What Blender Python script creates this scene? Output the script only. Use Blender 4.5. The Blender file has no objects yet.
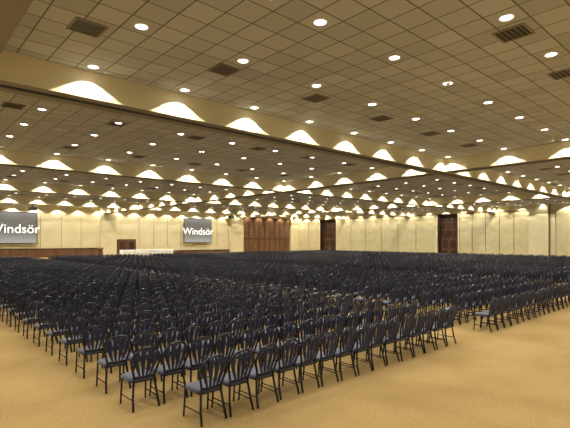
import bpy, math, random
from mathutils import Vector, Matrix
random.seed(4)
S=bpy.context.scene
H=2.65; ZC=6.89; ZB=6.23
XW=58.3; YW=61.0
X0=-12.0; Y0=-9.0

# ---------------- materials ----------------
def mat(name,col,rough=0.6,metal=0.0,emit=None,estr=0.0,spec=0.5,sheen=0):
    m=bpy.data.materials.new(name); m.use_nodes=True
    b=m.node_tree.nodes['Principled BSDF']
    b.inputs['Base Color'].default_value=(*col,1); b.inputs['Roughness'].default_value=rough
    b.inputs['Metallic'].default_value=metal
    b.inputs['Specular IOR Level'].default_value=spec
    if sheen: b.inputs['Sheen Weight'].default_value=sheen
    if emit: 
        b.inputs['Emission Color'].default_value=(*emit,1); b.inputs['Emission Strength'].default_value=estr
    return m
def noisy(m,c1,c2,scale,detail=4,bump=0.0,stretch=(1,1,1)):
    nt=m.node_tree; b=nt.nodes['Principled BSDF']
    g=nt.nodes.new('ShaderNodeNewGeometry'); mp=nt.nodes.new('ShaderNodeMapping'); mp.inputs['Scale'].default_value=stretch
    n=nt.nodes.new('ShaderNodeTexNoise'); n.inputs['Scale'].default_value=scale; n.inputs['Detail'].default_value=detail
    r=nt.nodes.new('ShaderNodeValToRGB'); r.color_ramp.elements[0].color=(*c1,1); r.color_ramp.elements[1].color=(*c2,1)
    r.color_ramp.elements[0].position=0.35; r.color_ramp.elements[1].position=0.65
    nt.links.new(g.outputs['Position'],mp.inputs['Vector']); nt.links.new(mp.outputs[0],n.inputs['Vector'])
    nt.links.new(n.outputs['Fac'],r.inputs['Fac']); nt.links.new(r.outputs[0],b.inputs['Base Color'])
    if bump:
        bp=nt.nodes.new('ShaderNodeBump'); bp.inputs['Strength'].default_value=bump; bp.inputs['Distance'].default_value=0.01
        nt.links.new(n.outputs['Fac'],bp.inputs['Height']); nt.links.new(bp.outputs[0],b.inputs['Normal'])
    return m
M_cream=noisy(mat('cream_paint',(.7,.6,.36),.6),(.72,.65,.41),(.78,.71,.46),.8)
M_panel=noisy(mat('partition_fabric',(.7,.6,.36),.8),(.60,.53,.31),(.67,.60,.36),1.5)
M_soffit=mat('beam_soffit_shaded',(.27,.235,.18),.6)  # brown soffit, with the shade of the backlit underside put into its colour
M_dark=mat('dark_metal',(.02,.018,.016),.5)
M_white=mat('white_trim',(.8,.79,.75),.4)
M_wood=noisy(mat('brown_wood',(.12,.05,.02),.4),(.11,.055,.028),(.20,.10,.05),3,5,0,(1,1,.15))
M_dwood=noisy(mat('dark_wood',(.05,.02,.01),.4),(.035,.018,.012),(.075,.038,.022),3,5,0,(1,1,.15))
M_cloth=mat('white_tablecloth',(.92,.92,.91),.8)
M_lamp=mat('lamp_glow',(1,1,1),.5,emit=(1,.94,.82),estr=9)
M_lamp.cycles.emission_sampling='NONE'
M_steel=mat('chair_frame_metal',(.008,.010,.022),.22,0)
M_fab=noisy(mat('navy_upholstery',(.02,.025,.06),.6,sheen=.03),(.007,.010,.034),(.014,.019,.056),60,2)
M_seat=noisy(mat('navy_seat_lit',(.04,.05,.09),.7,sheen=.15),(.032,.04,.075),(.055,.064,.11),60,2)  # navy seat, lightened so its colour carries highlights from the lights above

# carpet
M_floor=mat('carpet',(.4,.25,.08),.95,spec=.1)
nt=M_floor.node_tree; b=nt.nodes['Principled BSDF']
g=nt.nodes.new('ShaderNodeNewGeometry')
n1=nt.nodes.new('ShaderNodeTexNoise'); n1.inputs['Scale'].default_value=30; n1.inputs['Detail'].default_value=6; n1.inputs['Roughness'].default_value=.75
n2=nt.nodes.new('ShaderNodeTexNoise'); n2.inputs['Scale'].default_value=.6; n2.inputs['Detail'].default_value=5
for n in (n1,n2): nt.links.new(g.outputs['Position'],n.inputs['Vector'])
r1=nt.nodes.new('ShaderNodeValToRGB'); r1.color_ramp.elements[0].position=.36; r1.color_ramp.elements[1].position=.64
r1.color_ramp.elements[0].color=(.235,.158,.062,1); r1.color_ramp.elements[1].color=(.35,.25,.112,1)
r2=nt.nodes.new('ShaderNodeValToRGB'); r2.color_ramp.elements[0].position=.3; r2.color_ramp.elements[1].position=.6
r2.color_ramp.elements[0].color=(.78,.76,.72,1); r2.color_ramp.elements[1].color=(1,1,1,1)
mx=nt.nodes.new('ShaderNodeMix'); mx.data_type='RGBA'; mx.blend_type='MULTIPLY'; mx.inputs[0].default_value=1
nt.links.new(n1.outputs['Fac'],r1.inputs['Fac']); nt.links.new(n2.outputs['Fac'],r2.inputs['Fac'])
nt.links.new(r1.outputs[0],mx.inputs[6]); nt.links.new(r2.outputs[0],mx.inputs[7]); nt.links.new(mx.outputs[2],b.inputs['Base Color'])
bp=nt.nodes.new('ShaderNodeBump'); bp.inputs['Strength'].default_value=.2; bp.inputs['Distance'].default_value=.01
nt.links.new(n1.outputs['Fac'],bp.inputs['Height']); nt.links.new(bp.outputs[0],b.inputs['Normal'])

# ceiling tiles
M_ceil=mat('ceiling_tiles',(.4,.36,.3),.9,spec=.1)
nt=M_ceil.node_tree; b=nt.nodes['Principled BSDF']
g=nt.nodes.new('ShaderNodeNewGeometry'); sp=nt.nodes.new('ShaderNodeSeparateXYZ'); nt.links.new(g.outputs['Position'],sp.inputs[0])
def mth(op,a,bv=None):
    n=nt.nodes.new('ShaderNodeMath'); n.operation=op
    for i,v in enumerate((a,bv)):
        if v is None: continue
        if isinstance(v,(int,float)): n.inputs[i].default_value=v
        else: nt.links.new(v,n.inputs[i])
    return n.outputs[0]
T=.625
lines=[];ids=[]
for ax,off in (('X',3.78-T/2),('Y',.93-T/2)):
    q=mth('DIVIDE',mth('SUBTRACT',sp.outputs[ax],off-T*100),T)
    f=mth('FRACT',q); ids.append(mth('FLOOR',q))
    e=mth('ABSOLUTE',mth('SUBTRACT',f,.5)); lines.append(mth('GREATER_THAN',e,.476))
ln=mth('MAXIMUM',lines[0],lines[1])
cb=nt.nodes.new('ShaderNodeCombineXYZ'); nt.links.new(ids[0],cb.inputs[0]); nt.links.new(ids[1],cb.inputs[1])
wn=nt.nodes.new('ShaderNodeTexWhiteNoise'); nt.links.new(cb.outputs[0],wn.inputs['Vector'])
rr=nt.nodes.new('ShaderNodeValToRGB'); rr.color_ramp.elements[0].color=(.44,.45,.44,1); rr.color_ramp.elements[1].color=(.54,.55,.54,1)
nt.links.new(wn.outputs['Value'],rr.inputs['Fac'])
mx=nt.nodes.new('ShaderNodeMix'); mx.data_type='RGBA'; nt.links.new(ln,mx.inputs[0]); nt.links.new(rr.outputs[0],mx.inputs[6]); mx.inputs[7].default_value=(.17,.16,.145,1)
nt.links.new(mx.outputs[2],b.inputs['Base Color'])

# ---------------- mesh builder ----------------
class MB:
    def __init__(s): s.v=[];s.f=[];s.m=[];s.mats=[];s.sm=[]
    def mi(s,m):
        if m not in s.mats: s.mats.append(m)
        return s.mats.index(m)
    def add(s,vs,fs,m,smooth=False):
        o=len(s.v); s.v+=[tuple(v) for v in vs]; k=s.mi(m)
        for f in fs: s.f.append([i+o for i in f]); s.m.append(k); s.sm.append(smooth)
    def box(s,x0,y0,z0,x1,y1,z1,m,bottom=None):
        vs=[(x0,y0,z0),(x1,y0,z0),(x1,y1,z0),(x0,y1,z0),(x0,y0,z1),(x1,y0,z1),(x1,y1,z1),(x0,y1,z1)]
        s.add(vs,[(4,5,6,7),(0,1,5,4),(1,2,6,5),(2,3,7,6),(3,0,4,7)],m)
        s.add(vs,[(3,2,1,0)],bottom or m)
    def tube(s,pts,r,m,n=8,closed=False):
        pts=[Vector(p) for p in pts]; N=len(pts); vs=[];fs=[]
        up=Vector((.13,.97,.2)).normalized(); prev=None
        for i,p in enumerate(pts):
            a=pts[max(i-1,0)]; c=pts[min(i+1,N-1)]; t=(c-a).normalized()
            if prev is None:
                x=t.cross(up).normalized()
            else:
                x=(prev-t*prev.dot(t)).normalized()
            prev=x; y=t.cross(x)
            for k in range(n):
                an=2*math.pi*k/n; vs.append(p+(x*math.cos(an)+y*math.sin(an))*r)
        for i in range(N-1):
            for k in range(n):
                fs.append((i*n+k,i*n+(k+1)%n,(i+1)*n+(k+1)%n,(i+1)*n+k))
        fs.append(tuple(range(n))[::-1]); fs.append(tuple((N-1)*n+k for k in range(n)))
        s.add(vs,fs,m,True)
    def rings(s,rings,m,cap=True,smooth=True):
        n=len(rings[0]); vs=[p for r in rings for p in r]; fs=[]
        for i in range(len(rings)-1):
            for k in range(n): fs.append((i*n+k,i*n+(k+1)%n,(i+1)*n+(k+1)%n,(i+1)*n+k))
        if cap: fs.append(tuple(range(n))[::-1]); fs.append(tuple((len(rings)-1)*n+k for k in range(n)))
        s.add(vs,fs,m,smooth)
    def mesh(s,name):
        me=bpy.data.meshes.new(name); me.from_pydata(s.v,[],s.f)
        for m in s.mats: me.materials.append(m)
        me.polygons.foreach_set('material_index',s.m); me.polygons.foreach_set('use_smooth',s.sm); me.update(); return me
    def obj(s,name,loc=(0,0,0),parent=None):
        o=bpy.data.objects.new(name,s.mesh(name)); o.location=loc; S.collection.objects.link(o)
        if parent: o.parent=parent
        return o

# ---------------- shell ----------------
m=MB(); m.box(X0,Y0,-.2,XW+1.2,YW+.4,0,M_floor); m.obj('floor')
m=MB(); m.box(X0,Y0,ZC,XW+1.2,YW+.4,ZC+.2,M_ceil); m.obj('ceiling')

# beams
YB=[11.55+12.5*k for k in range(-1,4)]
XB=[0.7,21.7,41.7]
m=MB()
for y in YB:
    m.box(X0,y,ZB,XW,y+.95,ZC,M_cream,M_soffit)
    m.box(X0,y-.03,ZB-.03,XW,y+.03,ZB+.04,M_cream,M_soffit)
    m.box(X0,y+.4,ZB-.02,XW,y+.55,ZB,M_dark)
ys=[Y0]+[v for y in YB for v in (y,y+.95)]+[YW]
for x in XB:
    for i in range(0,len(ys),2):
        if ys[i+1]<=ys[i]: continue
        a,c=ys[i],ys[i+1]
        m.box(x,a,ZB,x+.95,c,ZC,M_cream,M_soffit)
        m.box(x+.4,a,ZB-.02,x+.55,c,ZB,M_dark)
m.obj('trim_ceiling_beams')

# walls
m=MB(); m.box(X0,YW,0,XW+1.2,YW+.3,ZC,M_cream); m.obj('wall_back')
niches=[(29.2,32.2),(51.3,55.1)]
m=MB()
seg=[Y0,29.2,32.2,51.3,55.1,YW]
for i in range(0,6,2): m.box(XW,seg[i],0,XW+.7,seg[i+1],ZC,M_cream)
for a,c in niches: m.box(XW,a,6.3,XW+.7,c,ZC,M_cream)
m.box(XW+.7,Y0,0,XW+.9,YW,ZC,M_cream)
m.obj('wall_right')
for k,(a,c) in enumerate(niches):
    m=MB()
    m.box(XW+.6,a,0,XW+.69,c,6.3,M_dwood)
    for s_ in (a,c-.14): m.box(XW+.02,s_,0,XW+.6,s_+.14,6.3,M_dwood)
    w=(c-a-.28)/3
    for j in range(1,3):
        m.box(XW+.56,a+.14+w*j-.03,3.0,XW+.6,a+.14+w*j+.03,6.3,M_wood)
    for z in (2.9,4.0,5.1): m.box(XW+.55,a+.14,z,XW+.6,c-.14,z+.1,M_wood)
    mid=(a+c)/2
    for sgn in (-1,1):
        y1,y2=sorted((mid+sgn*.02,mid+sgn*1.15))
        m.box(XW+.5,y1,0.02,XW+.6,y2,2.85,M_wood)
        m.box(XW+.47,y1+.18,1.5,XW+.5,y2-.18,2.6,M_dwood); m.box(XW+.47,y1+.18,.3,XW+.5,y2-.18,1.3,M_dwood)
        m.tube([(XW+.44,mid+sgn*.12,1.0),(XW+.44,mid+sgn*.12,1.3)],.02,M_white)
    m.obj('door_%d'%(k+1))
m=MB()
def panels(a,c,n):
    w=(c-a)/n
    for i in range(n):
        m.box(XW-.08,a+i*w+.04,.12,XW,a+(i+1)*w-.04,6.2,M_panel)
        m.box(XW-.03,a+(i+1)*w-.04,.12,XW,a+(i+1)*w+.04,6.2,M_wood)
panels(32.5,51.0,6); panels(20.1,28.9,5); panels(-4,17.2,10); panels(55.4,60.6,2)
m.box(XW-.12,20.1,6.2,XW,28.9,6.32,M_wood); m.box(XW-.12,32.5,6.2,XW,51.0,6.32,M_wood)
m.obj('wall_right_partition_panels')
m=MB()
m.box(XW-.5,17.9,0,XW,20.0,ZC,M_cream); m.box(XW-.3,17.8,0,XW,17.9,ZC,M_wood)
m.obj('trim_right_pilaster')
m=MB(); 
for a,c in ((Y0,17.7),(20.0,29.2),(32.2,51.3),(55.1,YW)): m.box(XW-.1,a,0,XW,c,.12,M_dwood)
m.obj('baseboard_right')
m=MB()
for a,c in ((21.5,23.6),(42.6,45.2),(56.2,58.2)): m.box(a,YW-.5,0,c,YW,ZC,M_cream)
m.box(0.4,YW-.5,0,2.2,YW,ZC,M_cream)
m.obj('trim_back_pilasters')
m=MB()
m.box(45.3,YW-.15,0,56.1,YW,6.5,M_wood)
for i in range(1,9): 
    x=45.3+10.8*i/9; m.box(x-.03,YW-.19,0,x+.03,YW-.15,6.5,M_dwood)
m.box(45.3,YW-.2,2.8,56.1,YW-.15,2.95,M_dwood)
m.obj('wall_back_wood_panelling')
m=MB(); 
m.box(2.3,YW-.12,0,21.4,YW,1.5,M_wood); m.box(2.3,YW-.16,1.5,21.4,YW,1.6,M_dwood)
m.box(26.6,YW-.12,0,42.5,YW,1.0,M_wood); m.box(26.6,YW-.16,1.0,42.5,YW,1.1,M_dwood)
m.obj('wall_back_wainscot')
m=MB()
m.box(23.8,YW-.06,0,26.5,YW,2.75,M_dwood)
for x in (23.92,25.2): 
    m.box(x,YW-.12,.5,x+1.18,YW-.06,2.62,M_wood); m.box(x+.2,YW-.14,1.4,x+.98,YW-.12,2.4,M_dwood)
m.obj('door_3')
m=MB()
for x in [2.3+2.4*i for i in range(1,8)]+[27+2.2*i for i in range(0,8)]:
    m.box(x-.015,YW-.02,1.7,x+.015,YW,6.6,M_wood)
m.obj('trim_back_joints')

# projection screens
M_scr=mat('screen_image',(.2,.2,.2),.6)
nt=M_scr.node_tree; b=nt.nodes['Principled BSDF']
g=nt.nodes.new('ShaderNodeNewGeometry'); sp=nt.nodes.new('ShaderNodeSeparateXYZ'); nt.links.new(g.outputs['Position'],sp.inputs[0])
mr=nt.nodes.new('ShaderNodeMapRange'); mr.inputs[1].default_value=2.3; mr.inputs[2].default_value=5.9; nt.links.new(sp.outputs['Z'],mr.inputs[0])
rp=nt.nodes.new('ShaderNodeValToRGB'); rp.color_ramp.elements[0].color=(.40,.40,.39,1); rp.color_ramp.elements[1].color=(.26,.265,.26,1)
e=rp.color_ramp.elements.new(.4); e.color=(.07,.07,.065,1); e=rp.color_ramp.elements.new(.75); e.color=(.06,.065,.06,1)
nt.links.new(mr.outputs[0],rp.inputs[0]); nt.links.new(rp.outputs[0],b.inputs['Emission Color']); b.inputs['Emission Strength'].default_value=.8
b.inputs['Base Color'].default_value=(.12,.12,.12,1)
M_txt=mat('screen_text',(1,1,1),.6,emit=(1,1,.97),estr=1.0)
for x in (9.0,34.0):
    m=MB(); m.box(x-.08,YW-.42,2.22,x+4.88,YW-.36,5.98,M_dark); m.box(x,YW-.43,2.3,x+4.8,YW-.42,5.9,M_scr)
    m.tube([(x-.1,YW-.39,6.02),(x+4.9,YW-.39,6.02)],.07,M_white)
    for xx in (x+.2,x+4.6): m.box(xx-.03,YW-.36,5.5,xx+.03,YW-.001,5.56,M_dark)
    scr=m.obj('projection_screen')
    c=bpy.data.curves.new('screen_lettering','FONT'); c.body='Windsör'; c.size=1.5; c.align_x='CENTER'; c.extrude=.005; c.offset=.0
    c.materials.append(M_txt); t=bpy.data.objects.new('screen_lettering',c); S.collection.objects.link(t)
    t.location=(x+2.45,YW-.45,3.5); t.rotation_euler=(math.pi/2,0,0); t.parent=scr
for px,py in ((11.4,51.7),(36.7,52.0)):
    m=MB(); m.box(px-.35,py-.3,5.75,px+.35,py+.3,6.05,M_dark)
    m.tube([(px,py,6.05),(px,py,ZC)],.04,M_dark); m.tube([(px,py+.3,5.9),(px,py+.4,5.9)],.1,M_steel,12)
    m.box(px-.2,py-.2,6.05,px+.2,py+.2,6.1,M_steel)
    m.obj('ceiling_projector')

# stage
m=MB(); m.box(4,55.4,0,42,YW-.55,.46,M_wood); m.box(3.9,55.3,.46,42.1,YW-.52,.5,M_floor)
m.obj('stage_platform')
for i in range(4):
    x=22.4+i*1.8; m=MB()
    n=64; hw,hd=.85,.42; rings=[]
    for z,amp,gr in ((.505,.035,.03),(.9,.02,.015),(1.33,.003,.0),(1.36,0,-.01)):
        ring=[]
        for k in range(n):
            a=2*math.pi*k/n; ca,sa=math.cos(a),math.sin(a)
            s_=1/max(abs(ca),abs(sa)); ux,uy=ca*s_,sa*s_
            d=1+gr+amp*math.sin(k*2*math.pi/4)
            ring.append((x+.88+ux*(hw)*1.0*d,56.1+uy*(hd)*(1+(d-1)*2),z))
        rings.append(ring)
    m.rings(rings,M_cloth); m.obj('draped_table')
m=MB(); px,py=20.2,57.2
m.box(px-.32,py-.28,.5,px+.32,py+.28,.56,M_wood); m.box(px-.26,py-.22,.56,px+.26,py+.22,1.55,M_wood)
m.add([(px-.38,py-.3,1.55),(px+.38,py-.3,1.55),(px+.38,py+.3,1.65),(px-.38,py+.3,1.65),(px-.38,py-.3,1.6),(px+.38,py-.3,1.6),(px+.38,py+.3,1.72),(px-.38,py+.3,1.72)],
 [(4,5,6,7),(0,1,5,4),(1,2,6,5),(2,3,7,6),(3,0,4,7),(3,2,1,0)],M_wood)
m.tube([(px,py,1.62),(px,py+.05,1.85),(px,py-.05,1.95)],.012,M_dark); m.obj('lectern')

# ---------------- downlights ----------------
XS=[x for x in [3.78+2.5*k for k in range(-5,22)] if not any(b_-.05<x<b_+1.0 for b_ in XB)]+[57.75]
YS=[y for y in [.93+2.5*k for k in range(-3,24)]]+[60.35]
m=MB()
def disc(cx,cy,r,z,n=14): return [(cx+r*math.cos(2*math.pi*k/n),cy+r*math.sin(2*math.pi*k/n),z) for k in range(n)]
lights=[]
for x in XS:
    for y in YS:
        yy=y
        for yb in YB:
            if abs(yb-.62-y)<.05: yy=yb-.38
        lights.append((x,yy))
        m.rings([disc(x,yy,.155,ZC),disc(x,yy,.15,ZC-.015),disc(x,yy,.12,ZC-.018),disc(x,yy,.118,ZC-.008)],M_white,False)
        m.add(disc(x,yy,.12,ZC-.009),[tuple(range(14))[::-1]],M_lamp)
for i in range(8):
    for y in (5.9,18.4,30.9,43.4):
        x=5.0+6.25*i
        m.rings([disc(x,y,.06,ZC),disc(x,y,.06,ZC-.03),disc(x,y,.035,ZC-.06)],M_white)
dl=m.obj('recessed_downlights')
sd=bpy.data.lights.new('downlight_spot','SPOT'); sd.energy=215; sd.color=(1,.92,.76); sd.spot_size=math.radians(112); sd.spot_blend=.04; sd.shadow_soft_size=.035
for x,y in lights:
    o=bpy.data.objects.new('downlight_spot',sd); o.location=(x,y,ZC-.03); S.collection.objects.link(o); o.parent=dl

# vents
m=MB()
for y in (3.6,9.2,16.1,21.7,28.6,34.2,41.1,46.7):
    for i in range(-1,17):
        x=3.0+3.28*i
        if any(b_-.4<x<b_+1.3 for b_ in XB): x+=.9 if x>XB[0]+.5 else -.9
        h=.3125
        m.box(x-h,y-h,ZC-.004,x+h,y+h,ZC,M_dark)
        for a in (0,1):
            m.box(x-h,y-h+a*(2*h-.04),ZC-.02,x+h,y-h+a*(2*h-.04)+.04,ZC-.004,M_soffit)
            m.box(x-h+a*(2*h-.04),y-h+.04,ZC-.02,x-h+a*(2*h-.04)+.04,y+h-.04,ZC-.004,M_soffit)
        for j in range(5):
            yy=y-h+.1+j*.1
            m.box(x-h+.04,yy,ZC-.012,x+h-.04,yy+.015,ZC-.006,M_soffit)
m.obj('ceiling_air_vents')

# ---------------- chair ----------------
m=MB()
def yb_(z): return -.19-(z-.44)*.22
for s_ in (-1,1):
    m.tube([(s_*.2,.2,.425),(s_*.205,.21,.25),(s_*.21,.235,0)],.016,M_steel)
    m.tube([(s_*.195,.19,.43),(s_*.185,-.18,.43)],.012,M_steel)
    m.tube([(s_*.207,.22,.16),(s_*.195,-.235,.16)],.009,M_steel)
m.tube([(-.2,.19,.425),(.2,.19,.425)],.012,M_steel)
m.tube([(-.18,-.19,.425),(.18,-.19,.425)],.012,M_steel)
HW=.232; ZA=.75; ZT=.975
pts=[(-.212,-.28,0),(-.197,-.225,.2),(-.172,-.192,.42),(-.168,yb_(.5),.5),(-.194,yb_(.6),.6),(-.224,yb_(.69),.69)]
for k in range(0,13):
    a=math.pi*k/12; z=ZA+(ZT-ZA)*math.sin(a); pts.append((-HW*math.cos(a),yb_(z),z))
pts+=[(-x,y,z) for x,y,z in pts[5::-1]]
m.tube(pts,.019,M_steel)
def hwid(z):
    if z<=ZA: 
        t=(z-.5)/(ZA-.5); return .095+(HW-.022-.095)*max(0,t)**.85
    return HW-.022
def ztop(u): return ZA+(ZT-.022-ZA)*math.sqrt(max(0,1-(u/(HW-.002))**2))
NSEC=4
for i in range(NSEC):
    f=(i+.5)/NSEC*2-1
    zt=ztop(f*(HW-.03)*1.0); rings=[]
    for j in range(13):
        t=j/12; z=.495+(zt-.495)*t; w=hwid(z)
        cx=f*w; half=max(w/NSEC-.0115,.010)
        if t>.8: half*=math.sqrt(max(.1,1-((t-.8)/.2)**2))
        th=.018
        if t>.93 or t<.04: th=.009
        y=yb_(z)-.012*(1-(cx/.2)**2)
        rings.append([(cx+half*math.cos(a),y+th*math.sin(a),z) for a in [2*math.pi*q/8 for q in range(8)]])
    m.rings(rings,M_fab)
m.tube([(-.168,yb_(.5),.5),(0,yb_(.5)-.012,.495),(.168,yb_(.5),.5)],.018,M_steel)
rings=[]
n=28
for z,s_ in ((.428,.88),(.436,.98),(.46,1.0),(.482,.97),(.494,.86),(.502,.55),(.504,.15)):
    r=[]
    for k in range(n):
        a=2*math.pi*k/n; ca,sa=math.cos(a),math.sin(a); p=2/5
        x=.225*math.copysign(abs(ca)**p,ca); y=.222*math.copysign(abs(sa)**p,sa)
        x*=1-.12*(-y/.222 if y<0 else 0)
        r.append((x*s_,y*s_+.012,z))
    rings.append(r)
m.rings(rings,M_seat)
chair_me=m.mesh('banquet_chair')

PX=.505; PY=1.13; YR=5.75
blocks=[(3.05,16),(13.1,18),(24.4,19),(36.0,19),(47.6,18)]
near=[];far=[]
for bi,(xs,nc) in enumerate(blocks):
    for r in range(42):
        for c in range(nc):
            if bi==0 and r==0 and c==0: continue
            y=YR+r*PY+random.uniform(-.025,.025); x=xs+c*PX+random.uniform(-.008,.008)
            (near if (r<2 and bi<2) else far).append((x,y))
src=None
for x,y in near:
    o=bpy.data.objects.new('banquet_chair',chair_me); o.location=(x,y,0); o.rotation_euler=(0,0,random.uniform(-.03,.03)); S.collection.objects.link(o)
    if src is None: src=o
pm=bpy.data.meshes.new('banquet_chair_rows'); pm.from_pydata([(x,y,0) for x,y in far],[],[])
rows=bpy.data.objects.new('banquet_chair_rows',pm); S.collection.objects.link(rows)
ng=bpy.data.node_groups.new('chair_scatter','GeometryNodeTree')
ng.interface.new_socket('Geometry',in_out='INPUT',socket_type='NodeSocketGeometry'); ng.interface.new_socket('Geometry',in_out='OUTPUT',socket_type='NodeSocketGeometry')
gi=ng.nodes.new('NodeGroupInput'); go=ng.nodes.new('NodeGroupOutput'); ip=ng.nodes.new('GeometryNodeInstanceOnPoints'); oi=ng.nodes.new('GeometryNodeObjectInfo')
oi.inputs['Object'].default_value=src; oi.inputs['As Instance'].default_value=True
rv=ng.nodes.new('FunctionNodeRandomValue'); rv.data_type='FLOAT_VECTOR'; rv.inputs[0].default_value=(0,0,-.03); rv.inputs[1].default_value=(0,0,.03)
ng.links.new(gi.outputs[0],ip.inputs['Points']); ng.links.new(oi.outputs['Geometry'],ip.inputs['Instance']); ng.links.new(rv.outputs[0],ip.inputs['Rotation']); ng.links.new(ip.outputs[0],go.inputs[0])
md=rows.modifiers.new('chairs','NODES'); md.node_group=ng

# ---------------- world, camera ----------------
w=bpy.data.worlds.new('world'); S.world=w; w.use_nodes=True
w.node_tree.nodes['Background'].inputs[0].default_value=(1,.96,.88,1); w.node_tree.nodes['Background'].inputs[1].default_value=.4
cd=bpy.data.cameras.new('camera'); cd.sensor_width=36; cd.lens=443/570*36; cd.shift_y=26/570; cd.clip_end=300
co=bpy.data.objects.new('camera',cd); co.location=(0,0,H); co.rotation_euler=(math.pi/2,0,-math.radians(42.1)); S.collection.objects.link(co); S.camera=co
S.view_settings.view_transform='Standard'
